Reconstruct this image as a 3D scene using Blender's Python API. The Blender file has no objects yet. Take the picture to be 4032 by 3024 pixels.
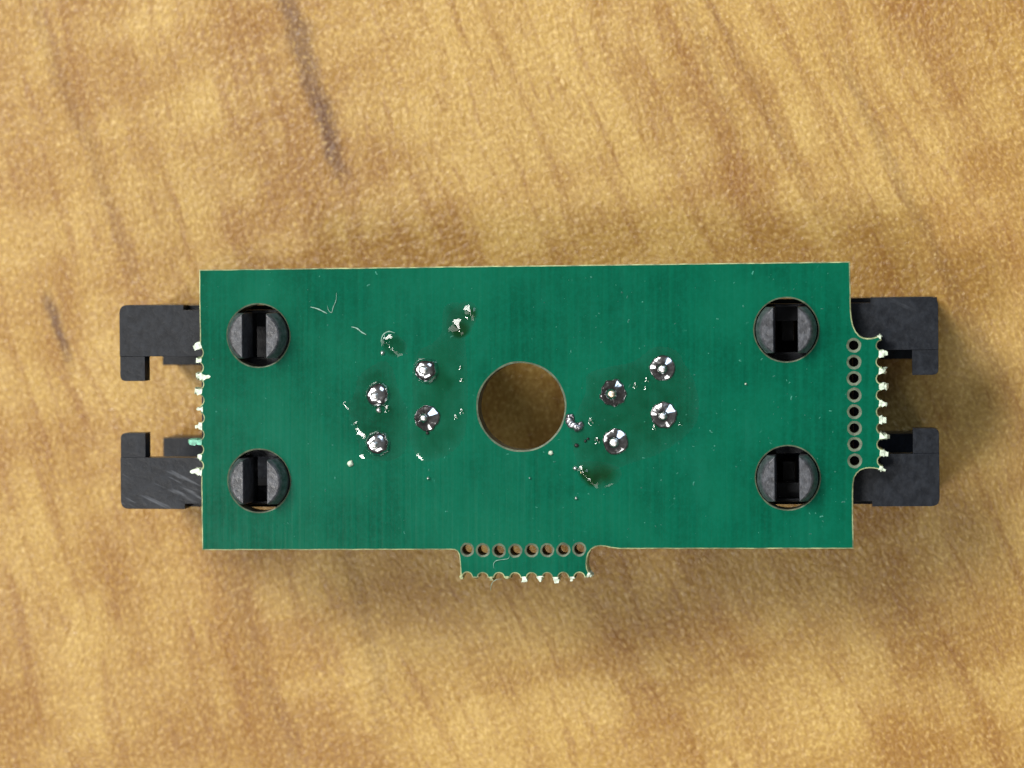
import bpy, bmesh, math, random
from mathutils import Vector, Matrix, noise
from mathutils.geometry import delaunay_2d_cdt

random.seed(7)
MM = 0.001
TZ = 13.0            # height of the board's upper face above the table, mm
R = math.radians
scene = bpy.context.scene
COL = scene.collection

# ------------------------------------------------------------------ camera
cam_data = bpy.data.cameras.new('camera')
cam = bpy.data.objects.new('camera', cam_data)
COL.objects.link(cam)
cpos = Vector((18.9, 5.6, 170.0))
cam.location = (cpos + Vector((0, 0, TZ))) * MM
_bz = cpos.normalized()
_bx = Vector((0, 1, 0)).cross(_bz).normalized()
_by = _bz.cross(_bx)
cam.rotation_euler = Matrix((_bx, _by, _bz)).transposed().to_euler()
cam_data.sensor_width = 36.0
cam_data.lens = 114.15
cam_data.clip_start = 0.005
cam_data.clip_end = 50.0
cam_data.dof.use_dof = True
cam_data.dof.focus_distance = (cpos.length - 0.2) * MM
cam_data.dof.aperture_fstop = 114.15 / 2.1
scene.camera = cam
# aperture diameter is lens / fstop: about 2 mm, as on a phone

# ------------------------------------------------------------------ world, lamps
world = bpy.data.worlds.new('World')
scene.world = world
world.use_nodes = True
bg = world.node_tree.nodes['Background']
bg.inputs[0].default_value = (1.0, 0.97, 0.93, 1)
bg.inputs[1].default_value = 1.0
# an indoor surround: pale ceiling overhead, dimmer walls lower down
_wt = world.node_tree
_tc = _wt.nodes.new('ShaderNodeTexCoord')
_sx = _wt.nodes.new('ShaderNodeSeparateXYZ')
_cr = _wt.nodes.new('ShaderNodeValToRGB')
_wt.links.new(_tc.outputs['Generated'], _sx.inputs[0])
_wt.links.new(_sx.outputs[2], _cr.inputs[0])
_wt.links.new(_cr.outputs[0], bg.inputs[0])
_cr.color_ramp.elements[0].position = 0.0
_cr.color_ramp.elements[0].color = (0.030, 0.028, 0.026, 1)
_cr.color_ramp.elements[1].position = 0.92
_cr.color_ramp.elements[1].color = (0.14, 0.137, 0.132, 1)
_e = _cr.color_ramp.elements.new(0.45)
_e.color = (0.050, 0.047, 0.044, 1)


def area_lamp(name, direction, dist, sx, sy, power, color, rot=0.0):
    ld = bpy.data.lights.new(name, 'AREA')
    ld.shape = 'RECTANGLE'
    ld.size = sx
    ld.size_y = sy
    ld.energy = power
    ld.color = color
    o = bpy.data.objects.new(name, ld)
    COL.objects.link(o)
    d = Vector(direction).normalized()
    o.location = d * dist
    q = d.to_track_quat('Z', 'Y')
    o.rotation_euler = (q.to_matrix() @ Matrix.Rotation(rot, 3, 'Z')).to_euler()
    return o


area_lamp('ceiling_lamp', (-0.46, 0.50, 1.0), 1.9, 0.6, 0.9, 37, (1.0, 0.97, 0.92))
area_lamp('ceiling_lamp', (-0.33, -0.245, 1.0), 1.9, 0.32, 0.32, 11, (1.0, 0.96, 0.90))
area_lamp('ceiling_lamp', (-1.05, 0.12, 1.0), 2.6, 1.1, 1.4, 16, (1.0, 0.97, 0.92))
area_lamp('ceiling_lamp', (0.25, -0.80, 1.0), 2.4, 1.0, 1.2, 11, (1.0, 0.97, 0.92))
area_lamp('window_light', (0.60, 0.75, 0.85), 2.2, 1.0, 0.9, 9, (0.62, 0.80, 1.0))

scene.view_settings.view_transform = 'Standard'
scene.view_settings.look = 'None'
scene.view_settings.exposure = 0.0
scene.view_settings.gamma = 1.0
scene.view_settings.use_curve_mapping = False
scene.cycles.max_bounces = 10
scene.cycles.transparent_max_bounces = 16
scene.cycles.sample_clamp_indirect = 6.0


# ------------------------------------------------------------------ helpers
class NT:
    """small wrapper to write node trees tersely"""
    def __init__(self, name):
        self.mat = bpy.data.materials.new(name)
        self.mat.use_nodes = True
        self.t = self.mat.node_tree
        self.b = self.t.nodes['Principled BSDF']
        self.out = self.t.nodes['Material Output']

    def n(self, kind, **kw):
        nd = self.t.nodes.new(kind)
        for k, v in kw.items():
            setattr(nd, k, v)
        return nd

    def link(self, a, b):
        self.t.links.new(a, b)

    def put(self, sock, v):
        if isinstance(v, bpy.types.NodeSocket):
            self.link(v, sock)
        else:
            sock.default_value = v

    def m(self, op, a, b=0.0, c=0.0, clamp=False):
        nd = self.n('ShaderNodeMath', operation=op, use_clamp=clamp)
        self.put(nd.inputs[0], a)
        self.put(nd.inputs[1], b)
        self.put(nd.inputs[2], c)
        return nd.outputs[0]

    def mix(self, fac, a, b, blend='MIX'):
        nd = self.n('ShaderNodeMix', data_type='RGBA', blend_type=blend)
        self.put(nd.inputs[0], fac)
        self.put(nd.inputs[6], a)
        self.put(nd.inputs[7], b)
        return nd.outputs[2]

    def noise(self, vec, scale, detail=2.0, rough=0.5, dist=0.0):
        nd = self.n('ShaderNodeTexNoise')
        self.put(nd.inputs['Vector'], vec)
        nd.inputs['Scale'].default_value = scale
        nd.inputs['Detail'].default_value = detail
        nd.inputs['Roughness'].default_value = rough
        nd.inputs['Distortion'].default_value = dist
        return nd.outputs[0]

    def remap(self, v, a, b, c=0.0, d=1.0):
        nd = self.n('ShaderNodeMapRange', interpolation_type='SMOOTHSTEP')
        self.put(nd.inputs[0], v)
        for i, q in enumerate((a, b, c, d)):
            self.put(nd.inputs[1 + i], q)
        return nd.outputs[0]

    def coord_mm(self):
        tc = self.n('ShaderNodeTexCoord')
        vm = self.n('ShaderNodeVectorMath', operation='SCALE')
        self.link(tc.outputs['Object'], vm.inputs[0])
        vm.inputs['Scale'].default_value = 1000.0
        return vm.outputs[0]

    def xyz(self, vec):
        s = self.n('ShaderNodeSeparateXYZ')
        self.link(vec, s.inputs[0])
        return s.outputs

    def vec(self, x, y, z=0.0):
        c = self.n('ShaderNodeCombineXYZ')
        self.put(c.inputs[0], x)
        self.put(c.inputs[1], y)
        self.put(c.inputs[2], z)
        return c.outputs[0]

    def bump(self, h, dist, strength=1.0):
        nd = self.n('ShaderNodeBump')
        self.put(nd.inputs['Height'], h)
        nd.inputs['Distance'].default_value = dist
        nd.inputs['Strength'].default_value = strength
        self.link(nd.outputs[0], self.b.inputs['Normal'])
        return nd

    def set(self, **kw):
        for k, v in kw.items():
            self.put(self.b.inputs[k.replace('_', ' ')], v)
        return self


def rgb(r, g, b):
    """display colour 0..255 to scene-linear"""
    def f(c):
        c /= 255.0
        return c / 12.92 if c <= 0.04045 else ((c + 0.055) / 1.055) ** 2.4
    return (f(r), f(g), f(b), 1.0)


def mesh_obj(name, verts, faces, mats, parent=None, mat_idx=None, smooth=None, up=TZ):
    """verts in mm, z measured from the board's upper face (up = its height)"""
    me = bpy.data.meshes.new(name)
    me.from_pydata([(v[0] * MM, v[1] * MM, (v[2] + up) * MM) for v in verts], [], faces)
    for m_ in (mats if isinstance(mats, (list, tuple)) else [mats]):
        me.materials.append(m_)
    if mat_idx:
        me.polygons.foreach_set('material_index', mat_idx)
    if smooth is not None:
        if smooth is True:
            me.polygons.foreach_set('use_smooth', [True] * len(me.polygons))
        else:
            me.polygons.foreach_set('use_smooth', smooth)
    me.update()
    o = bpy.data.objects.new(name, me)
    COL.objects.link(o)
    if parent:
        o.parent = parent
    return o


def tag(o, label=None, cat=None, group=None, kind=None):
    if label:
        o['label'] = label
    if cat:
        o['category'] = cat
    if group:
        o['group'] = group
    if kind:
        o['kind'] = kind
    return o


def circle(cx, cy, r, n=40, wob=0.0, seed=0.0):
    pts = []
    for i in range(n):
        a = 2 * math.pi * i / n
        rr = r * (1 + wob * noise.noise(Vector((math.cos(a) * 2.2 + seed, math.sin(a) * 2.2, seed))))
        pts.append((cx + rr * math.cos(a), cy + rr * math.sin(a)))
    return pts


def area2(p):
    return sum(p[i][0] * p[(i + 1) % len(p)][1] - p[(i + 1) % len(p)][0] * p[i][1] for i in range(len(p)))


def offset_loop(p, e):
    """move every point of a counter-clockwise loop to its left (inwards) by e"""
    n = len(p)
    out = []
    for i in range(n):
        a, b, c = Vector(p[i - 1]), Vector(p[i]), Vector(p[(i + 1) % n])
        d1 = (b - a).normalized()
        d2 = (c - b).normalized()
        n1 = Vector((-d1.y, d1.x))
        n2 = Vector((-d2.y, d2.x))
        m_ = n1 + n2
        if m_.length < 1e-6:
            m_ = n1.copy()
        m_.normalize()
        k = min(1.6, 1.0 / max(0.3, m_.dot(n1)))
        q = b + m_ * e * k
        out.append((q.x, q.y))
    return out


def inside(p, lp):
    c = False
    for i in range(len(lp)):
        a, b = lp[i], lp[i - 1]
        if (a[1] > p[1]) != (b[1] > p[1]) and p[0] < (b[0] - a[0]) * (p[1] - a[1]) / (b[1] - a[1]) + a[0]:
            c = not c
    return c


def fill(loops, extra=()):
    """triangulate an outer loop with hole loops (and loose inner points)"""
    vs, es = [], []
    for lp in loops:
        s = len(vs)
        vs += [Vector(q) for q in lp]
        es += [(s + i, s + (i + 1) % len(lp)) for i in range(len(lp))]
    vs += [Vector(q) for q in extra]
    ov, oe, of, _a, _b, _c = delaunay_2d_cdt(vs, es, [], 1, 1e-6)
    tris = []
    for f_ in of:
        a, b, c = (ov[i] for i in f_[:3])
        m_ = (a + b + c) / 3
        if any(inside(m_, h_) for h_ in loops[1:]) or not inside(m_, loops[0]):
            continue
        if (b - a).cross(c - a) < 0:
            f_ = list(reversed(f_))
        tris.append(list(f_))
    return [(v.x, v.y) for v in ov], tris


def extrude_into(V, F, loops, z0, z1):
    """prism with holes between z0 (low) and z1 (high), appended to V and F"""
    pts, tris = fill(loops)
    s = len(V)
    V += [(x, y, z1) for x, y in pts]
    F += [[s + i for i in t] for t in tris]
    s2 = len(V)
    V += [(x, y, z0) for x, y in pts]
    F += [[s2 + i for i in reversed(t)] for t in tris]
    for k, lp in enumerate(loops):
        ccw = area2(lp) > 0
        if (k == 0) != ccw:
            lp = list(reversed(lp))
        s = len(V)
        n = len(lp)
        V += [(x, y, z1) for x, y in lp] + [(x, y, z0) for x, y in lp]
        F += [[s + i, s + n + i, s + n + (i + 1) % n, s + (i + 1) % n] for i in range(n)]


def box_into(V, F, x0, x1, y0, y1, z0, z1):
    s = len(V)
    V += [(x, y, z) for z in (z0, z1) for y in (y0, y1) for x in (x0, x1)]
    F += [[s + i for i in f_] for f_ in ((0, 2, 3, 1), (4, 5, 7, 6), (0, 1, 5, 4), (2, 6, 7, 3), (0, 4, 6, 2), (1, 3, 7, 5))]


def weld(o, dist=1e-6):
    bm = bmesh.new()
    bm.from_mesh(o.data)
    bmesh.ops.remove_doubles(bm, verts=bm.verts, dist=dist)
    bmesh.ops.recalc_face_normals(bm, faces=bm.faces)
    bm.to_mesh(o.data)
    bm.free()


def bevel(o, width, seg=2, angle=35):
    md = o.modifiers.new('bevel', 'BEVEL')
    md.width = width * MM
    md.segments = seg
    md.limit_method = 'ANGLE'
    md.angle_limit = R(angle)
    md.harden_normals = False


# ------------------------------------------------------------------ materials
def mat_table():
    t = NT('wood_laminate')
    p = t.coord_mm()
    x, y, _z = t.xyz(p)
    th = R(22)
    # slow wander of the grain
    w1 = t.m('MULTIPLY', t.m('SUBTRACT', t.noise(p, 0.045, 2), 0.5), 6.0)
    xy = t.m('MULTIPLY', t.m('MULTIPLY', x, y), 0.0036)
    s = t.m('ADD', t.m('ADD', t.m('ADD', t.m('MULTIPLY', x, math.cos(th)), t.m('MULTIPLY', y, math.sin(th))), xy), w1)
    g = t.m('SUBTRACT', t.m('MULTIPLY', x, math.sin(th)), t.m('MULTIPLY', y, math.cos(th)))
    broad = t.noise(t.vec(t.m('MULTIPLY', s, 0.16), t.m('MULTIPLY', g, 0.028)), 1.0, 2, 0.5)
    streak = t.noise(t.vec(t.m('MULTIPLY', s, 0.75), t.m('MULTIPLY', g, 0.06), 3.0), 1.0, 3, 0.6)
    blotch = t.noise(t.vec(t.m('MULTIPLY', s, 0.42), t.m('MULTIPLY', g, 0.20), 7.0), 1.0, 2, 0.5)
    pores = t.noise(t.vec(t.m('MULTIPLY', s, 1.5), t.m('MULTIPLY', g, 0.22), 13.0), 1.0, 2, 0.55)
    fine = t.noise(t.vec(t.m('MULTIPLY', s, 5.0), t.m('MULTIPLY', g, 3.6), 1.0), 1.0, 3, 0.68, 0.3)
    col = t.mix(t.remap(broad, 0.34, 0.66), (0.370, 0.198, 0.045, 1), (0.545, 0.360, 0.112, 1))
    col = t.mix(t.m('MULTIPLY', t.remap(blotch, 0.45, 0.75), 0.55), col, (0.64, 0.452, 0.165, 1))
    fig = t.noise(t.vec(t.m('MULTIPLY', t.m('ADD', t.m('MULTIPLY', x, 0.34), t.m('MULTIPLY', y, -0.94)), 0.27),
                        t.m('MULTIPLY', t.m('ADD', t.m('MULTIPLY', x, 0.94), t.m('MULTIPLY', y, 0.34)), 0.07), 17.0), 1.0, 2, 0.5)
    col = t.mix(t.m('MULTIPLY', t.remap(fig, 0.42, 0.68), 0.42), col, (0.64, 0.455, 0.170, 1))
    col = t.mix(t.m('MULTIPLY', t.remap(fig, 0.55, 0.30), 0.45), col, (0.36, 0.190, 0.042, 1))
    col = t.mix(t.m('MULTIPLY', t.remap(streak, 0.50, 0.68), 0.60), col, (0.315, 0.150, 0.030, 1))
    col = t.mix(t.m('MULTIPLY', t.remap(pores, 0.57, 0.70), 0.50), col, (0.33, 0.165, 0.045, 1))

    # the darker vessels that show singly: (start, end, half width, strength)
    def vessel(p0, p1, hw, k, fade0=0.12, fade1=0.2):
        nonlocal col
        d = Vector(p1) - Vector(p0)
        L = d.length
        d.normalize()
        dx = t.m('SUBTRACT', x, p0[0])
        dy = t.m('SUBTRACT', y, p0[1])
        al = t.m('DIVIDE', t.m('ADD', t.m('MULTIPLY', dx, d.x), t.m('MULTIPLY', dy, d.y)), L)
        ac = t.m('SUBTRACT', t.m('MULTIPLY', dx, d.y), t.m('MULTIPLY', dy, d.x))
        wob = t.m('MULTIPLY', t.m('SUBTRACT', t.noise(p, 0.33, 3, 0.6), 0.5), hw * 2.6)
        ac = t.m('ABSOLUTE', t.m('ADD', ac, wob))
        across = t.remap(ac, hw * 0.15, hw * 1.25, 1.0, 0.0)
        ends = t.m('MULTIPLY', t.remap(al, 0.0, fade0), t.remap(al, 1.0 - fade1, 1.0, 1.0, 0.0))
        mk = t.m('MULTIPLY', t.m('MULTIPLY', across, ends), k)
        col = t.mix(mk, col, (0.150, 0.066, 0.028, 1))
    vessel((-16.2, 27.0), (-12.1, 14.6), 0.85, 0.72, 0.1, 0.25)
    vessel((-13.4, 18.0), (-10.7, 10.2), 0.80, 0.92, 0.35, 0.35)
    vessel((-28.6, 5.4), (-26.9, -0.2), 0.45, 0.90, 0.3, 0.4)
    vessel((-30.2, 24.0), (-22.0, 2.6), 0.55, 0.22, 0.2, 0.3)
    vessel((8.2, 24.0), (17.5, 6.0), 0.35, 0.20, 0.2, 0.4)
    vessel((15.6, 20.6), (27.4, -3.0), 0.55, 0.30, 0.2, 0.3)
    vessel((-13.0, 2.0), (-8.0, -24.0), 0.8, 0.22, 0.2, 0.3)
    vessel((-19.5, -8.0), (-12.0, -27.0), 0.7, 0.16, 0.3, 0.3)
    vessel((6.0, 27.0), (12.5, 11.0), 0.45, 0.16, 0.3, 0.4)
    # printed speckle of the laminate
    sp = t.remap(fine, 0.30, 0.70)
    col = t.mix(t.m('MULTIPLY', t.m('SUBTRACT', 1.0, sp), 0.85), col, t.mix(1.0, col, (0.62, 0.53, 0.40, 1), 'MULTIPLY'))
    col = t.mix(t.m('MULTIPLY', t.remap(fine, 0.53, 0.72), 0.60), col, (0.70, 0.505, 0.195, 1))
    relief = t.noise(t.vec(t.m('MULTIPLY', s, 3.3), t.m('MULTIPLY', g, 2.2), 21.0), 1.0, 3, 0.6, 0.4)
    col = t.mix(1.0, col, (0.945, 0.915, 0.80, 1), 'MULTIPLY')
    t.set(Base_Color=col, Roughness=0.31)
    t.b.inputs['Specular IOR Level'].default_value = 0.38
    t.bump(relief, 0.00016, 0.7)
    return t.mat


def mat_mask():
    t = NT('green_solder_mask')
    p = t.coord_mm()
    x, y, _z = t.xyz(p)
    weave = t.noise(t.vec(t.m('MULTIPLY', x, 3.8), t.m('MULTIPLY', y, 0.10)), 1.0, 2)
    haze = t.noise(p, 0.16, 3, 0.6)
    smear = t.noise(t.vec(t.m('MULTIPLY', x, 0.55), t.m('MULTIPLY', y, 0.16), 5.0), 1.0, 3, 0.6)
    grain = t.noise(p, 4.2, 3, 0.7)
    fleck = t.noise(p, 2.3, 3, 0.75, 0.5)
    col = t.mix(t.remap(haze, 0.3, 0.7), (0.0004, 0.065, 0.034, 1), (0.0008, 0.105, 0.056, 1))
    col = t.mix(t.m('MULTIPLY', t.remap(weave, 0.35, 0.7), 0.5), col, (0.0008, 0.111, 0.060, 1))
    col = t.mix(t.m('MULTIPLY', t.remap(smear, 0.52, 0.78), 0.30), col, (0.008, 0.145, 0.092, 1))
    col = t.mix(t.m('MULTIPLY', t.remap(grain, 0.35, 0.7), 0.30), col, (0.002, 0.132, 0.080, 1))
    col = t.mix(t.m('MULTIPLY', t.remap(fleck, 0.66, 0.80), 0.45), col, (0.040, 0.230, 0.170, 1))
    t.set(Base_Color=col, Roughness=t.m('ADD', 0.16, t.m('MULTIPLY', haze, 0.14)))
    t.b.inputs['Specular IOR Level'].default_value = 0.09
    h = t.m('ADD', t.m('MULTIPLY', weave, 1.0), t.m('MULTIPLY', grain, 0.35))
    t.bump(h, 0.000018, 0.5)
    return t.mat


def mat_simple(name, c, rough=0.5, metal=0.0, var=0.25, scale=3.0, c2=None, bump=0.0, spec=0.5):
    t = NT(name)
    p = t.coord_mm()
    nz = t.noise(p, scale, 3, 0.6)
    c2 = c2 or tuple(q * (1 + var) for q in c[:3]) + (1,)
    c1 = tuple(q * (1 - var) for q in c[:3]) + (1,)
    t.set(Base_Color=t.mix(t.remap(nz, 0.3, 0.7), c1, c2), Roughness=rough, Metallic=metal)
    t.b.inputs['Specular IOR Level'].default_value = spec
    if bump:
        t.bump(nz, bump)
    return t.mat


def mat_plastic(name, scuffs):
    t = NT(name)
    p = t.coord_mm()
    x, y, _z = t.xyz(p)
    a = t.noise(p, 2.2, 4, 0.65)
    b = t.noise(p, 0.5, 3)
    col = t.mix(t.remap(a, 0.35, 0.72), (0.0055, 0.0072, 0.0110, 1), (0.0130, 0.0165, 0.0235, 1))
    col = t.mix(t.m('MULTIPLY', t.remap(b, 0.45, 0.75), 0.4), col, (0.018, 0.021, 0.027, 1))
    ln = t.noise(t.vec(t.m('MULTIPLY', t.m('ADD', t.m('MULTIPLY', x, 0.42), t.m('MULTIPLY', y, 0.91)), 2.6),
                       t.m('MULTIPLY', t.m('SUBTRACT', t.m('MULTIPLY', x, 0.91), t.m('MULTIPLY', y, 0.42)), 0.26), 2.0), 1.0, 3, 0.6)
    where = t.remap(y, 0.2, -1.0) if scuffs else t.remap(b, 0.55, 0.8)
    # in the jack's own frame the scratched arm lies at negative y
    mk = t.m('MULTIPLY', t.m('MULTIPLY', t.remap(ln, 0.57, 0.68), where), 0.62 if scuffs else 0.18)
    col = t.mix(mk, col, (0.105, 0.115, 0.135, 1))
    t.set(Base_Color=col, Roughness=t.m('ADD', 0.24, t.m('MULTIPLY', a, 0.2)))
    t.b.inputs['Specular IOR Level'].default_value = 0.22
    t.bump(a, 0.00003, 0.6)
    return t.mat


def mat_solder():
    t = NT('bright_solder')
    p = t.coord_mm()
    nz = t.noise(p, 5.0, 3, 0.6)
    t.set(Base_Color=t.mix(t.remap(nz, 0.35, 0.7), (0.62, 0.63, 0.65, 1), (0.90, 0.90, 0.92, 1)),
          Metallic=1.0, Roughness=t.m('ADD', 0.12, t.m('MULTIPLY', t.remap(nz, 0.45, 0.75), 0.10)))
    t.bump(t.noise(p, 1.2, 1, 0.4), 0.00008, 0.6)
    return t.mat


def mat_flux(name, tint, k):
    t = NT(name)
    t.t.nodes.remove(t.b)
    tr = t.n('ShaderNodeBsdfTransparent')
    gl = t.n('ShaderNodeBsdfGlossy')
    gl.inputs['Roughness'].default_value = 0.04
    fr = t.n('ShaderNodeFresnel')
    ge = t.n('ShaderNodeNewGeometry')
    t.put(fr.inputs['IOR'], t.m('ADD', t.m('MULTIPLY', ge.outputs['Backfacing'], 1 / 1.56 - 1.56), 1.56))
    p = t.coord_mm()
    nz = t.noise(p, 0.7, 3, 0.6, 0.6)
    depth = t.m('SUBTRACT', t.xyz(p)[2], TZ)
    fac = t.m('MULTIPLY', t.remap(depth, 0.0, k), t.remap(nz, 0.2, 0.8, 0.6, 1.0))
    t.put(tr.inputs[0], t.mix(fac, (1, 1, 1, 1), tint))
    mx = t.n('ShaderNodeMixShader')
    t.link(fr.outputs[0], mx.inputs[0])
    t.link(tr.outputs[0], mx.inputs[1])
    t.link(gl.outputs[0], mx.inputs[2])
    t.link(mx.outputs[0], t.out.inputs[0])
    return t.mat


M_TABLE = mat_table()
M_MASK = mat_mask()
M_EDGE = mat_simple('bare_laminate_edge', (0.30, 0.34, 0.18, 1), 0.6, var=0.55, scale=1.6)
M_RING = mat_simple('bare_laminate_ring', (0.085, 0.115, 0.070, 1), 0.55, var=0.4, scale=3.0)
M_WALL = mat_simple('drilled_wall', (0.075, 0.07, 0.04, 1), 0.7, var=0.5, scale=3.0)
M_FRAY = mat_simple('frayed_glass_fibre', (0.60, 0.70, 0.56, 1), 0.45, var=0.34, scale=5.0, bump=0.00003)
M_FRAY_GREEN = mat_simple('frayed_green_fibre', (0.16, 0.46, 0.33, 1), 0.5, var=0.5, scale=3.0)
M_PLASTIC = mat_plastic('black_plastic', False)
M_PLASTIC_S = mat_plastic('black_plastic_scuffed', True)
M_PEG = mat_simple('peg_plastic', (0.062, 0.066, 0.076, 1), 0.30, var=0.45, scale=3.5, bump=0.00003)
M_SOLDER = mat_solder()
M_PIN = mat_simple('tinned_pin', (0.90, 0.89, 0.88, 1), 0.36, metal=1.0, var=0.06)
M_PIN_C = mat_simple('copper_pin', (0.95, 0.76, 0.58, 1), 0.36, metal=1.0, var=0.06)
M_FLUX = mat_flux('clear_flux', (0.50, 0.72, 0.62, 1), 0.075)
M_FLUX_Y = mat_flux('amber_flux', (0.66, 0.52, 0.28, 1), 0.16)
M_LINT = mat_simple('lint', (0.26, 0.44, 0.36, 1), 0.8, var=0.1)
M_DUST = mat_simple('dust', (0.035, 0.21, 0.15, 1), 0.9, var=0.5, scale=2.0)
M_CHAR = mat_simple('charred_speck', (0.012, 0.012, 0.010, 1), 0.5, var=0.3)

# ------------------------------------------------------------------ table
V, F = [], []
box_into(V, F, -260, 260, -200, 200, -25, 0)
tb = mesh_obj('table_top', V, F, M_TABLE, up=0.0)
tag(tb, 'tan wood laminate table top with slanting grain', kind='structure')

# ------------------------------------------------------------------ the assembly
root = bpy.data.objects.new('circuit_board_assembly', None)
COL.objects.link(root)
root.empty_display_size = 0.005
tag(root, 'green circuit board with two black modular jacks underneath, lying on the wood table', 'circuit board')

# ---- board outline, mm, counter-clockwise seen from above
S_R = 0.27
RY = [2.08, 1.21, 0.36, -0.51, -1.38, -2.24, -3.08, -3.945]
RX = [17.902, 17.905, 17.915, 17.935, 17.937, 17.948, 17.967, 17.970]
RC = [19.36, 19.37, 19.38, 19.385, 19.39, 19.40, 19.43, 19.45]
BX = [-2.389, -1.556, -0.690, 0.167, 1.036, 1.868, 2.715, 3.562]
BY = [-8.776, -8.796, -8.810, -8.800, -8.772, -8.760, -8.729, -8.694]
BC = [-10.25, -10.26, -10.26, -10.26, -10.25, -10.24, -10.22, -10.20]
LY = [1.60, 0.80, -0.06, -0.93, -1.87, -2.76, -3.56, -4.42]
LX = [-16.86, -16.86, -16.84, -16.83, -16.82, -16.83, -16.86, -16.87]


def arc(cx, cy, r, a0, a1, n):
    return [(cx + r * math.cos(R(a0 + (a1 - a0) * i / n)), cy + r * math.sin(R(a0 + (a1 - a0) * i / n))) for i in range(n + 1)]


out = [(-16.756, 6.028)]
# left edge downwards with the torn perforation
out += [(-16.73, 2.3)]
for cx, cy in zip(LX, LY):
    out += arc(cx, cy, 0.29, 66, -66, 8)
out += [(-16.68, -5.0), (-16.641, -8.934)]
# lower edge, left to right, with its tab
out += [(-3.3, -8.785), (-3.05, -8.80), (-2.92, -8.87), (-2.83, -9.02), (-2.79, -9.25), (-2.765, -9.6), (-2.75, -9.95), (-2.74, -10.25)]
for cx, cy in zip(BX, BC):
    out += arc(cx, cy, S_R, 178, 2, 10)
out += [(4.02, -10.17), (4.08, -9.95), (3.98, -9.72), (3.945, -9.45), (3.975, -9.15), (4.05, -8.92), (4.2, -8.70), (4.42, -8.57), (4.66, -8.525), (4.95, -8.545), (5.25, -8.60), (5.7, -8.655)]
out += [(17.926, -8.54)]
# right edge upwards with its tab
out += [(17.885, -5.6), (17.900, -5.15), (17.96, -4.83), (18.09, -4.60), (18.27, -4.43), (18.50, -4.34), (18.75, -4.315), (18.97, -4.33), (19.17, -4.375), (19.38, -4.40)]
for cx, cy in reversed(list(zip(RC, RY))):
    out += arc(cx, cy, S_R, -92, -268, 10)
out += [(19.30, 2.58), (19.15, 2.56), (19.00, 2.50), (18.82, 2.455), (18.605, 2.44), (18.40, 2.475), (18.19, 2.59), (18.00, 2.80), (17.87, 3.11), (17.80, 3.42), (17.755, 3.8)]
out += [(17.695, 6.44)]


def subdivide(p, step):
    q = []
    for i in range(len(p)):
        a, b = Vector(p[i]), Vector(p[(i + 1) % len(p)])
        n = max(1, int((b - a).length / step))
        q += [tuple(a.lerp(b, k / n)) for k in range(n)]
    return q


out = subdivide(out, 0.5)
# a slightly uneven routed edge
out = [(x + 0.018 * noise.noise(Vector((x * 1.7, y * 1.7, 1.0))), y + 0.018 * noise.noise(Vector((x * 1.7, y * 1.7, 9.0)))) for x, y in out]

PEGS_L = [(-13.557, 2.523), (-13.540, -5.208)]
PEGS_R = [(14.403, 2.885), (14.497, -4.854)]
HOLES = []          # (loop at the rim, inset to the mask, is small)
for cx, cy in PEGS_L + PEGS_R:
    HOLES.append((circle(cx, cy, 1.66, 56), circle(cx, cy, 1.725, 56, 0.012, cx), 0))
HOLES.append((circle(0.489, -1.199, 2.30, 80, 0.012, 3.0), circle(0.489, -1.199, 2.39, 80, 0.02, 5.0), 0))
for x, y in list(zip(RX, RY)):
    HOLES.append((circle(x, y, 0.255, 20), circle(x + 0.01, y, 0.385, 20, 0.08, y), 1))
for x, y in list(zip(BX, BY)):
    HOLES.append((circle(x, y, 0.275, 20), circle(x, y, 0.375, 20, 0.10, x), 1))

assert area2(out) > 0
THICK = 1.6
inset = offset_loop(out, 0.055)
V, F, MI, SM = [], [], [], []
# the two last perforation holes of a tab lie on the board's edge line, inside the outline
pts, tris = fill([inset] + [h[1] for h in HOLES])
V += [(x, y, 0.0) for x, y in pts]
F += tris
MI += [0] * len(tris)
SM += [False] * len(tris)


def band(la, za, lb, zb, mi, flip):
    s = len(V)
    n = len(la)
    V.extend([(x, y, za) for x, y in la] + [(x, y, zb) for x, y in lb])
    for i in range(n):
        j = (i + 1) % n
        f_ = [s + i, s + j, s + n + j, s + n + i]
        if flip:
            f_.reverse()
        F.append(f_)
        MI.append(mi)
        SM.append(False)


band(inset, 0.0, out, -0.035, 1, True)
band(out, -0.035, out, -THICK, 1, True)
for rim, msk, small in HOLES:
    band(msk, 0.0, rim, -0.03, 2, False)
    band(rim, -0.03, rim, -THICK, 3, False)
pts, tris = fill([out] + [h[0] for h in HOLES])
s = len(V)
V += [(x, y, -THICK) for x, y in pts]
F += [[s + i for i in reversed(t)] for t in tris]
MI += [0] * len(tris)
SM += [False] * len(tris)
board = mesh_obj('board', V, F, [M_MASK, M_EDGE, M_RING, M_WALL], root, MI, SM)


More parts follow.
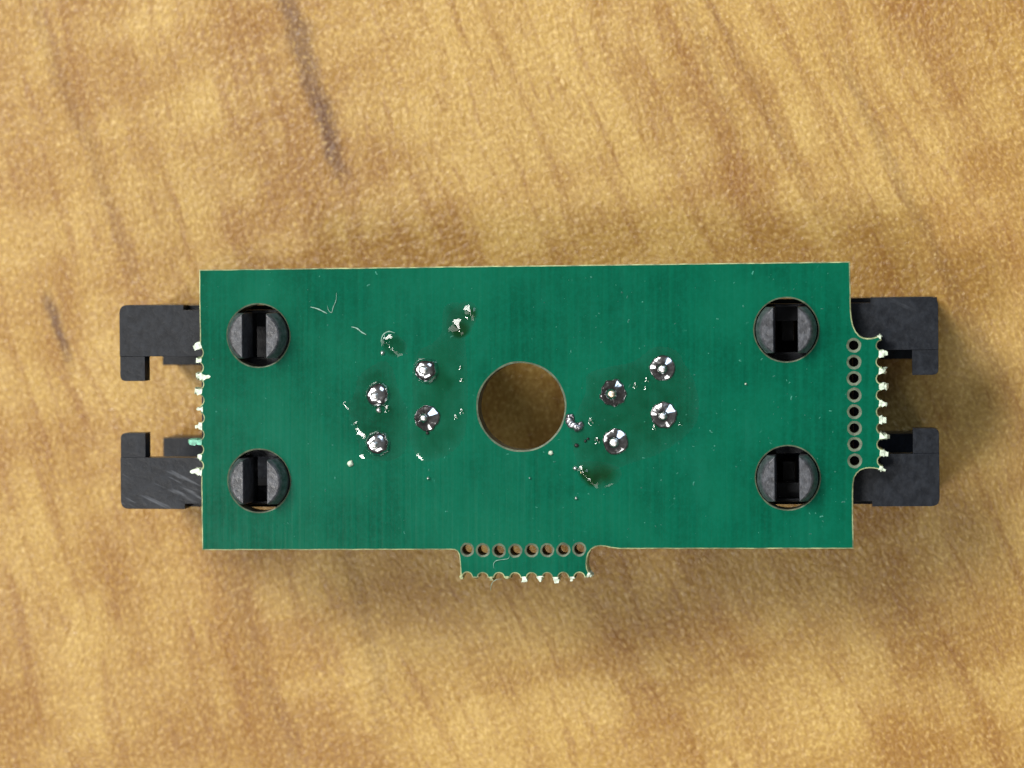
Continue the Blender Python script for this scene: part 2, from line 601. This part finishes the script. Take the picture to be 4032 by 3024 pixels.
# ---- torn teeth left where the board was snapped off its panel
def tooth(cx, cy, dirx, diry, length, width, mat, seed, ztop=0.02, zlow=-1.35, splay=1.0, label=None):
    rnd = random.Random(seed)
    ax = Vector((dirx, diry)).normalized()
    sd = Vector((-ax.y, ax.x))
    V, F = [], []
    rows = 5
    for k in range(rows + 1):
        u = k / rows
        for zi, z in enumerate((ztop, (ztop + zlow) / 2, zlow)):
            wd = width * (1.0 - 0.45 * u * splay) * (1 + rnd.uniform(-0.42, 0.42)) / 2
            le = length * u * (1.0 if zi != 2 else 0.65) + (rnd.uniform(-0.11, 0.11) if 0 < k else 0)
            zz = z - (0.10 * u * u if zi == 0 else 0) + (rnd.uniform(-0.05, 0.05) if zi and k else 0)
            for sgn in (-1, 1):
                q = Vector((cx, cy)) + ax * le + sd * (wd * sgn + (rnd.uniform(-0.07, 0.07) if k else 0))
                V.append((q.x, q.y, zz))
    idx = lambda k, zi, si: k * 6 + zi * 2 + si
    for k in range(rows):
        F.append([idx(k, 0, 0), idx(k + 1, 0, 0), idx(k + 1, 0, 1), idx(k, 0, 1)])
        F.append([idx(k, 2, 0), idx(k, 2, 1), idx(k + 1, 2, 1), idx(k + 1, 2, 0)])
        for zi in (0, 1):
            F.append([idx(k, zi, 0), idx(k, zi + 1, 0), idx(k + 1, zi + 1, 0), idx(k + 1, zi, 0)])
            F.append([idx(k, zi, 1), idx(k + 1, zi, 1), idx(k + 1, zi + 1, 1), idx(k, zi + 1, 1)])
    for k in (0, rows):
        for zi in (0, 1):
            F.append([idx(k, zi, 0), idx(k, zi, 1), idx(k, zi + 1, 1), idx(k, zi + 1, 0)])
    o = mesh_obj('torn_tooth', V, F, mat, board)
    weld(o)
    if label:
        o['label'] = label
    return o


for i in range(7):
    cy = (RY[i] + RY[i + 1]) / 2
    cx = (RC[i] + RC[i + 1]) / 2 - 0.16
    tooth(cx, cy, 1, random.uniform(-0.12, 0.12), [0.42, 0.42, 0.50, 0.42, 0.36, 0.46, 0.40][i], 0.34, M_FRAY, 30 + i, ztop=0.025)
tooth(19.20, 2.47, 0.55, 0.6, 0.22, 0.20, M_FRAY, 41, ztop=0.025)
tooth(19.24, -4.30, 0.75, -0.35, 0.26, 0.22, M_FRAY, 42, ztop=0.025)
for i in range(7):
    cx = (BX[i] + BX[i + 1]) / 2
    cy = (BC[i] + BC[i + 1]) / 2 + 0.05
    ln = [0.07, 0.10, 0.06, 0.26, 0.22, 0.27, 0.22][i]
    tooth(cx + 0.02, cy, 0.05, -1, ln, [0.26, 0.24, 0.26, 0.30, 0.28, 0.34, 0.28][i], M_EDGE if i < 3 else M_FRAY, 60 + i, ztop=0.02)
tooth(4.0, -10.02, 0.55, -0.25, 0.22, 0.26, M_FRAY, 71)
tooth(-2.70, -10.12, -0.1, -1, 0.12, 0.12, M_EDGE, 72)
LT = [(-16.72, 2.02, -1, -0.35, 0.62, 0.42, M_FRAY), (-16.70, 1.20, -1, 0.1, 0.34, 0.30, M_FRAY),
      (-16.68, 0.36, -1, 0.0, 0.36, 0.40, M_FRAY), (-16.68, -0.48, -1, 0.15, 0.50, 0.34, M_FRAY),
      (-16.68, -1.40, -1, 0.0, 0.34, 0.28, M_FRAY), (-16.68, -2.32, -1, 0.0, 0.52, 0.32, M_FRAY),
      (-16.70, -3.17, -1, 0.05, 0.92, 0.34, M_FRAY_GREEN), (-16.70, -3.98, -1, 0.1, 0.26, 0.30, M_FRAY),
      (-16.70, -4.78, -1, 0.1, 0.66, 0.46, M_FRAY)]
for i, (cx, cy, dx, dy, ln, wd, mt) in enumerate(LT):
    tooth(cx + 0.06, cy, dx, dy, ln * 0.85, wd, mt, 90 + i, splay=1.7 if i in (0, 8) else 0.9,
          label='long torn tooth still covered in green mask' if mt is M_FRAY_GREEN else None)
# a peeled flake beside the third tooth on the left edge
V, F = [], []
fl = [(-16.62, 0.48), (-16.42, 0.40), (-16.22, 0.42), (-16.14, 0.34), (-16.24, 0.24), (-16.40, 0.22), (-16.52, 0.12), (-16.66, 0.2)]
extrude_into(V, F, [list(reversed(fl))], 0.004, 0.05)
mesh_obj('lifted_flake', V, F, M_FRAY, board)


# ------------------------------------------------------------------ modular jacks
def rounded(poly, rad):
    """poly: list of (x, y); rad: {index: radius}"""
    res = []
    n = len(poly)
    for i, q in enumerate(poly):
        r_ = rad.get(i)
        if not r_:
            res.append(q)
            continue
        b = Vector(q)
        a = (Vector(poly[i - 1]) - b).normalized()
        c = (Vector(poly[(i + 1) % n]) - b).normalized()
        p0, p1 = b + a * r_, b + c * r_
        for k in range(6):
            t = k / 5
            res.append(tuple(p0.lerp(b, t).lerp(b.lerp(p1, t), t)))
    return res


def make_jack(origin, ang, mat, label):
    """own frame: mouth towards -x, locating pegs on the y axis, z from the board's upper face"""
    Z1 = -1.605           # top of the wall that lies against the board
    V, F = [], []
    slots = [[(-0.62, s * 3.868 - 1.2), (0.62, s * 3.868 - 1.2), (0.62, s * 3.868 + 1.2), (-0.62, s * 3.868 + 1.2)] for s in (1, -1)]
    FX = -7.9
    # wall against the board, with the latch slot cut in from the mouth
    wall = [(FX, -5.5), (-4.38, -5.5), (-4.38, -5.22), (9.4, -5.22), (9.4, 5.22), (-4.38, 5.22), (-4.38, 5.5), (FX, 5.5),
            (FX, 2.73), (-6.55, 2.73), (-3.42, 2.73), (-3.42, -2.73), (-6.55, -2.73), (FX, -2.73)]
    wall = rounded(wall, {0: 0.45, 7: 0.45})
    extrude_into(V, F, [wall] + slots, -2.9, Z1)
    # hooks at the mouth, a hair lower than the wall
    for s in (1, -1):
        hk = [(FX + 0.006, s * 2.73), (FX + 0.006, s * 1.40), (-6.53, s * 1.40), (-6.53, s * 2.73)]
        if s > 0:
            hk.reverse()
        corner = [i for i, q in enumerate(hk) if abs(q[0] - FX) < 0.05 and abs(abs(q[1]) - 1.40) < 0.01]
        hk = rounded(hk, {corner[0]: 0.32})
        extrude_into(V, F, [hk], -2.88, Z1 - 0.06)
    # side walls, back block, far wall with its wide slot
    box_into(V, F, FX + 0.03, 9.35, -5.46, -4.3, -12.96, -2.92)
    box_into(V, F, FX + 0.03, 9.35, 4.3, 5.46, -12.96, -2.92)
    box_into(V, F, 2.6, 9.3, -4.28, 4.28, -12.9, -2.93)
    for s in (1, -1):
        y0, y1 = sorted((s * 2.05, s * 4.29))
        box_into(V, F, -7.32, 2.58, y0, y1, -12.98, -9.6)
    box_into(V, F, -4.4, 2.57, -2.04, 2.04, -12.97, -9.62)
    # floor seen at the bottom of each peg's slot
    for s in (1, -1):
        box_into(V, F, -0.30, 0.36, s * 3.868 - 0.65, s * 3.868 + 0.65, -9.5, -3.9)
    jack = mesh_obj('modular_jack', V, F, mat, root)
    weld(jack)
    bevel(jack, 0.11, 3, 40)
    jack['label'] = label
    jack.location = (origin[0] * MM, origin[1] * MM, 0)
    jack.rotation_euler = (0, 0, ang)
    # split locating pegs
    for s in (1, -1):
        cy = s * 3.868
        V, F = [], []
        for sd in (-1, 1):
            def ring(xin, r_, z, hy):
                pts_ = [(sd * xin, cy - hy)]
                y0 = hy
                for k in range(11):
                    yy = -y0 + 2 * y0 * k / 10
                    xx = math.sqrt(max(0.0, r_ * r_ - yy * yy))
                    pts_.append((sd * max(xin + 0.02, xx), cy + yy))
                pts_.append((sd * xin, cy + hy))
                return [(a, b, z) for a, b in pts_]
            secs = [ring(0.62, 1.56, -2.0, 1.2), ring(0.62, 1.60, 0.1, 1.2), ring(0.62, 1.585, 0.45, 1.2), ring(0.62, 1.42, 0.95, 1.18), ring(0.63, 1.33, 1.13, 1.15), ring(0.66, 1.26, 1.19, 1.12)]
            n = len(secs[0])
            b0 = len(V)
            for sc_ in secs:
                V += sc_
            for a in range(len(secs) - 1):
                for i in range(n):
                    j = (i + 1) % n
                    F.append([b0 + a * n + i, b0 + a * n + j, b0 + (a + 1) * n + j, b0 + (a + 1) * n + i])
            F.append([b0 + (len(secs) - 1) * n + i for i in range(n)])
            F.append([b0 + i for i in reversed(range(n))])
        pg = mesh_obj('locating_peg', V, F, M_PEG, jack)
        weld(pg)
        bevel(pg, 0.05, 2, 50)
    return jack


make_jack((-13.55, -1.342), 0.004, M_PLASTIC_S, 'black modular jack with the scratched lower arm')
make_jack((14.45, -0.985), math.pi + 0.0118, M_PLASTIC, 'black modular jack beside the unbroken perforated tab')


# ------------------------------------------------------------------ solder joints
def lathe(name, cx, cy, prof, mat, parent, seg=36, wob=0.05, seed=0, lean=(0, 0), facets=0.0):
    V, F = [], []
    n = seg
    hmax = max(z for _r, z in prof)
    for r_, z in prof:
        for i in range(n):
            a = 2 * math.pi * i / n
            k = 1 + wob * noise.noise(Vector((math.cos(a) * 1.6 + seed * 3.1, math.sin(a) * 1.6, z * 1.5 + seed)))
            k += facets * math.cos(a * 9 + seed) * max(0.0, min(1.0, (0.65 - z) * 2))
            t = max(0.0, z) / hmax
            V.append((cx + lean[0] * t * t + r_ * k * math.cos(a), cy + lean[1] * t * t + r_ * k * math.sin(a), z))
    for a in range(len(prof) - 1):
        for i in range(n):
            j = (i + 1) % n
            F.append([a * n + i, a * n + j, (a + 1) * n + j, (a + 1) * n + i])
    F.append([(len(prof) - 1) * n + i for i in range(n)])
    F.append(list(reversed(range(n))))
    o = mesh_obj(name, V, F, mat, parent, smooth=True)
    return o


def dome_profile(r0, h, tip):
    """swollen joint: rounded like a bead, with a low collar at the pad"""
    pr = [(r0, -0.02), (r0, 0.03), (r0 * 0.985, 0.05)]
    for k in range(1, 12):
        a = k / 12 * math.pi / 2
        pr.append((tip + (r0 * 0.97 - tip) * math.cos(a), 0.05 + (h - 0.05) * math.sin(a)))
    pr.append((tip, h))
    return pr


def cone_profile(r0, h, tip):
    """concave fillet climbing the pin"""
    pr = [(r0, -0.02), (r0, 0.05), (r0 * 0.97, 0.09)]
    for k in range(1, 13):
        u = k / 12
        pr.append((tip + (r0 * 0.95 - tip) * (1 - u) ** 1.55, 0.09 + (h - 0.09) * u ** 0.95))
    return pr


JOINTS = [
    # x, y, r, h, tip r, shape, pin lean, facets
    (-7.128, -0.590, 0.66, 0.42, 0.17, 'dome', (-0.10, -0.06), 0.0),
    (-4.574, 0.708, 0.68, 0.52, 0.22, 'dome', (-0.05, 0.02), 0.0),
    (-4.527, -1.817, 0.67, 0.44, 0.17, 'cone', (-0.10, 0.02), 0.03),
    (-7.132, -3.167, 0.67, 0.46, 0.19, 'dome', (-0.14, -0.05), 0.02),
    (5.351, -0.455, 0.70, 0.50, 0.20, 'cone', (-0.04, -0.03), 0.05),
    (7.932, 0.879, 0.67, 0.36, 0.21, 'cone', (0.02, -0.05), 0.0),
    (8.008, -1.604, 0.69, 0.38, 0.19, 'cone', (-0.02, -0.03), 0.03),
    (5.473, -3.016, 0.68, 0.38, 0.23, 'cone', (-0.05, -0.02), 0.0),
]
for i, (x, y, r0, h, tip, shape, lean, fac) in enumerate(JOINTS):
    pr = dome_profile(r0, h, tip) if shape == 'dome' else cone_profile(r0, h, tip)
    jt = lathe('solder_joint', x, y, pr, M_SOLDER, root, seed=i * 1.7, wob=0.11, lean=lean, facets=fac)
    px, py = x + lean[0], y + lean[1]
    tp = [(tip * 0.98, h - 0.10), (tip * 0.98, h + 0.24), (tip * 0.93, h + 0.275), (tip * 0.78, h + 0.305), (tip * 0.5, h + 0.322), (tip * 0.2, h + 0.327)]
    lathe('pin_tip', px, py, tp, M_PIN_C if i == 4 else M_PIN, jt, seg=20, wob=0.06, seed=i)


# ------------------------------------------------------------------ flux residue
def smooth_loop(p, n=4):
    """Catmull-Rom through the points"""
    q = []
    L = len(p)
    n = 7
    for i in range(L):
        a, b, c, d = (Vector(p[(i + k) % L]) for k in (-1, 0, 1, 2))
        for k in range(n):
            t = k / n
            v = 0.5 * ((2 * b) + (c - a) * t + (2 * a - 5 * b + 4 * c - d) * t * t + (3 * b - a - 3 * c + d) * t ** 3)
            q.append((v.x, v.y))
    return q


def seg_dist(p, lp):
    best = 1e9
    for i in range(len(lp)):
        a, b = lp[i], lp[(i + 1) % len(lp)]
        dx, dy = b[0] - a[0], b[1] - a[1]
        l2 = dx * dx + dy * dy or 1e-9
        t = max(0, min(1, ((p[0] - a[0]) * dx + (p[1] - a[1]) * dy) / l2))
        best = min(best, math.hypot(a[0] + dx * t - p[0], a[1] + dy * t - p[1]))
    return best


def flux(loop, h, edge, step, mat, bumps=(), rough=0.0, label=None, seed=0.0):
    lp = smooth_loop(loop)
    if area2(lp) < 0:
        lp.reverse()
    xs = [q[0] for q in lp]
    ys = [q[1] for q in lp]
    ex = []
    yy = min(ys)
    row = 0
    while yy < max(ys):
        xx = min(xs) + (0.5 * step if row % 2 else 0)
        while xx < max(xs):
            if inside((xx, yy), lp) and seg_dist((xx, yy), lp) > step * 0.4:
                ex.append((xx, yy))
            xx += step
        yy += step * 0.87
        row += 1
    pts, tris = fill([lp], ex)
    V = []
    for x, y in pts:
        d = seg_dist((x, y), lp)
        z = 0.006 + h * (1 - math.exp(-d / edge)) + rough * (1 - math.exp(-d / edge)) * noise.noise(Vector((x * 1.4, y * 1.4, seed)))
        for bx, by, br, bh in bumps:
            k = 1.1 if br > 0.22 else 0.62
            br = br * k
            z += (bh if k > 1 else bh * 0.75) * math.exp(-((x - bx) ** 2 + (y - by) ** 2) / (br * br)) * min(1, d / 0.15)
        V.append((x, y, max(0.005, z)))
    o = mesh_obj('flux_residue', V, tris, mat, root, smooth=True)
    if label:
        o['label'] = label
    return o


FLUX_A = [(-6.85, 1.20), (-6.35, 0.75), (-6.05, -0.30), (-5.60, -1.40), (-5.55, -2.30), (-5.72, -3.60), (-6.40, -4.05), (-7.40, -4.05),
          (-8.10, -3.90), (-8.20, -3.20), (-8.50, -2.20), (-8.75, -1.40), (-9.05, -1.05), (-8.60, -0.85), (-8.35, -0.35), (-8.20, 0.30), (-7.65, 0.80)]
flux(FLUX_A, 0.04, 0.45, 0.085, M_FLUX, [(-8.95, -1.0, 0.16, 0.10), (-8.30, -2.18, 0.15, 0.10), (-6.6, -1.35, 0.2, 0.10)], 0.03, 'clear flux film around two left solder joints', 1.0)
FLUX_B = [(-3.55, 4.10), (-2.75, 4.30), (-2.0, 3.95), (-1.95, 3.30), (-2.45, 2.60), (-2.40, 1.20), (-2.35, -0.40), (-2.40, -2.00), (-2.65, -3.00), (-3.50, -3.80), (-4.70, -4.10),
          (-5.35, -3.30), (-5.42, -2.20), (-5.30, -0.80), (-5.30, 0.60), (-4.95, 1.70), (-4.20, 2.15), (-3.75, 2.70), (-3.70, 3.30)]
flux(FLUX_B, 0.045, 0.5, 0.085, M_FLUX, [(-2.62, -1.45, 0.15, 0.09), (-2.95, -1.75, 0.14, 0.09), (-2.62, 0.2, 0.13, 0.08), (-2.7, 0.85, 0.13, 0.07), (-3.5, 0.0, 0.3, 0.05)], 0.03, 'clear flux film running up beside the round hole', 4.0)
flux([(-6.95, 2.30), (-6.50, 2.62), (-6.00, 2.50), (-5.60, 2.05), (-5.75, 1.55), (-6.40, 1.40), (-6.85, 1.75)], 0.12, 0.40, 0.075, M_FLUX,
     [(-6.62, 2.15, 0.22, 0.13), (-6.3, 1.75, 0.2, 0.08)], 0.02, 'small clear flux drop above the left solder joints', 6.0)
flux([(-3.40, 3.55), (-3.05, 4.00), (-2.45, 4.35), (-1.95, 4.20), (-1.80, 3.70), (-2.05, 3.05), (-2.35, 2.55), (-2.90, 2.35), (-3.35, 2.60), (-3.50, 3.10)], 0.07, 0.7, 0.075, M_FLUX_Y,
     [(-2.72, 2.80, 0.38, 0.17), (-2.12, 3.72, 0.26, 0.12)], 0.015, 'amber flux drop above the round hole', 8.0)
FLUX_D = [(9.10, 1.10), (9.60, 0.20), (9.85, -1.00), (9.70, -2.00), (8.90, -2.90), (7.60, -3.70), (6.40, -4.10), (5.30, -4.60), (4.60, -5.30), (3.90, -5.10), (3.45, -4.20), (3.20, -3.20),
          (3.05, -2.30), (3.40, -1.50), (3.90, -0.40), (4.00, 0.50), (5.00, 0.90), (6.40, 1.20), (7.50, 1.95), (8.60, 1.80)]
flux(FLUX_D, 0.04, 0.45, 0.09, M_FLUX, [(6.55, -0.05, 0.14, 0.10), (7.1, -0.2, 0.13, 0.08), (4.22, -1.93, 0.16, 0.13), (8.9, -2.05, 0.13, 0.07), (7.55, -2.25, 0.15, 0.10), (4.55, -2.95, 0.16, 0.11), (7.15, 0.25, 0.15, 0.09)], 0.03,
     'clear flux film around the right four solder joints', 11.0)
flux([(3.35, -4.25), (3.75, -4.10), (4.40, -4.05), (5.30, -4.20), (5.80, -4.60), (5.55, -5.20), (4.80, -5.50), (4.15, -5.45), (3.65, -5.05)], 0.07, 0.7, 0.075, M_FLUX_Y,
     [(3.80, -4.70, 0.24, 0.15), (4.18, -5.12, 0.24, 0.14), (4.9, -4.7, 0.5, 0.07)], 0.015, 'amber flux drop below the right solder joints', 13.0)
for i, (x, y, r_) in enumerate([(-8.62, -4.25, 0.17), (-6.9, 1.62, 0.12), (2.05, -3.62, 0.13), (3.35, -4.42, 0.13), (-7.1, -1.42, 0.15), (12.3, 0.05, 0.06), (0.95, -4.95, 0.06), (-4.45, -5.0, 0.09), (3.4, -6.0, 0.09)]):
    lathe('flux_bead', x, y, [(r_, 0.0), (r_ * 0.95, 0.06), (r_ * 0.78, 0.12), (r_ * 0.5, 0.17), (r_ * 0.2, 0.19)], M_FRAY if i in (0, 2, 5) else M_PIN, root, seg=14, wob=0.25, seed=i + 20)

# solder splash beside the round hole: a bent string of grey beads in one lump
V, F = [], []
spl = [(3.04, -1.72, 0.15), (3.00, -1.84, 0.15), (3.01, -1.97, 0.16), (3.08, -2.10, 0.18), (3.22, -2.18, 0.19), (3.38, -2.24, 0.21), (3.52, -2.22, 0.20), (3.18, -1.69, 0.13), (3.62, -2.10, 0.15), (3.24, -1.86, 0.07)]
bm = bmesh.new()
for x, y, r_ in spl:
    bmesh.ops.create_icosphere(bm, subdivisions=2, radius=r_ * MM, matrix=Matrix.Translation((x * MM, y * MM, (TZ + r_ * 0.4) * MM)))
for v in bm.verts:
    v.co += Vector((noise.noise(v.co * 5200), noise.noise(v.co * 5200 + Vector((7, 3, 1))), 0.6 * noise.noise(v.co * 5200 + Vector((1, 9, 4))))) * 0.00013
me = bpy.data.meshes.new('solder_splash')
bm.to_mesh(me)
bm.free()
me.materials.append(mat_simple('dull_solder', (0.34, 0.34, 0.37, 1), 0.3, metal=0.9, var=0.4, scale=4.0))
me.polygons.foreach_set('use_smooth', [True] * len(me.polygons))
so = bpy.data.objects.new('solder_splash', me)
COL.objects.link(so)
so.parent = root
so['label'] = 'grey bent solder splash beside the round hole'
for i, (x, y, r_) in enumerate([(3.40, -3.22, 0.12), (3.88, -2.98, 0.08), (4.55, -2.92, 0.06), (4.02, -2.86, 0.07), (-4.5, -2.62, 0.08)]):
    lathe('charred_speck', x, y, [(r_, 0.0), (r_ * 0.9, 0.10), (r_ * 0.5, 0.15)], M_CHAR, root, seg=9, wob=0.6, seed=40 + i)


# ------------------------------------------------------------------ lint and dust on the board
def fibre(pts, rad, label):
    q = []
    L = len(pts)
    for i in range(L - 1):
        a, b, c, d = (Vector(pts[max(0, min(L - 1, i + k))]) for k in (-1, 0, 1, 2))
        for k in range(5):
            t = k / 5
            q.append(0.5 * ((2 * b) + (c - a) * t + (2 * a - 5 * b + 4 * c - d) * t * t + (3 * b - a - 3 * c + d) * t ** 3))
    q.append(Vector(pts[-1]))
    V, F = [], []
    n = 6
    for i, p_ in enumerate(q):
        d = (q[min(i + 1, len(q) - 1)] - q[max(i - 1, 0)]).normalized()
        sd = Vector((-d.y, d.x, 0)).normalized()
        upv = d.cross(sd)
        r_ = rad * (0.35 + 0.9 * math.sin(math.pi * (i + 0.6) / (len(q) + 0.2)) * (1.0 + 0.35 * math.sin(i * 1.3)))
        for k in range(n):
            a = 2 * math.pi * k / n
            V.append(tuple(p_ + sd * (r_ * math.cos(a)) + upv * (r_ * math.sin(a))))
    for i in range(len(q) - 1):
        for k in range(n):
            F.append([i * n + k, i * n + (k + 1) % n, (i + 1) * n + (k + 1) % n, (i + 1) * n + k])
    F.append(list(reversed(range(n))))
    F.append([(len(q) - 1) * n + k for k in range(n)])
    o = mesh_obj('lint_fibre', V, F, M_LINT, smooth=True)
    tag(o, label, 'fibre', 'lint fibres on the board')
    return o


z = 0.035
fibre([(-10.75, 4.05, z), (-10.35, 3.95, z + .05), (-10.05, 3.80, z), (-9.85, 3.70, z)], 0.030, 'short straight pale fibre on the board, nearest the upper left peg')
fibre([(-9.35, 4.80, z), (-9.37, 4.40, z + .05), (-9.52, 4.05, z), (-9.62, 3.75, z), (-9.78, 3.90, z + .04), (-9.84, 4.10, z)], 0.014, 'hooked pale fibre on the board above the diagonal scratch')
fibre([(-8.55, 3.0, z), (-8.25, 2.92, z + .05), (-8.0, 2.72, z), (-7.75, 2.58, z)], 0.032, 'kinked pale fibre just above the small clear flux drop')
fibre([(-6.95, 2.20, .2), (-6.85, 2.55, .22), (-6.55, 2.76, .24), (-6.2, 2.68, .2)], 0.025, 'curved pale fibre along the rim of the small clear flux drop')
fibre([(-0.95, -9.75, z), (-0.98, -9.52, z), (-0.82, -9.33, z + .05), (-0.45, -9.27, z), (-0.2, -9.22, z), (-0.12, -9.05, z + .05)], 0.013, 'curled pale fibre lying on the lower tab')
fibre([(-0.55, -10.30, .05), (-0.85, -10.35, 0.0), (-1.08, -10.55, -.2), (-1.18, -10.85, -.4), (-1.2, -11.0, -.6)], 0.011, 'fine pale fibre hanging off the torn lower tab')

V, F = [], []
rnd = random.Random(5)
solids = [(x, y, 0.9) for x, y, *_ in JOINTS] + [(x, y, 1.85) for x, y in PEGS_L + PEGS_R] + [(0.489, -1.199, 2.5)]
count = 0
while count < 230:
    x = rnd.uniform(-16.4, 17.5)
    y = rnd.uniform(-8.4, 5.9)
    if rnd.random() > (0.35 if x < 2 else 0.9):
        continue
    if any(math.hypot(x - a, y - b) < r_ for a, b, r_ in solids):
        continue
    r_ = rnd.choice([0.015, 0.02, 0.024, 0.03, 0.042])
    ln = r_ * rnd.choice([1, 1, 1.5, 2.5])
    a = rnd.uniform(0, math.pi)
    ca, sa = math.cos(a), math.sin(a)
    s = len(V)
    for u, v in ((-ln, -r_), (ln, -r_ * 0.7), (ln * 0.8, r_), (-ln * 0.7, r_ * 0.8)):
        V.append((x + u * ca - v * sa, y + u * sa + v * ca, 0.002))
    V.append((x, y, 0.02 + r_ * 0.6))
    F += [[s, s + 1, s + 4], [s + 1, s + 2, s + 4], [s + 2, s + 3, s + 4], [s + 3, s, s + 4], [s + 3, s + 2, s + 1, s]]
    count += 1
ds = mesh_obj('dust', V, F, M_DUST)
tag(ds, 'pale dust flecks scattered over the green board', 'dust', kind='stuff')
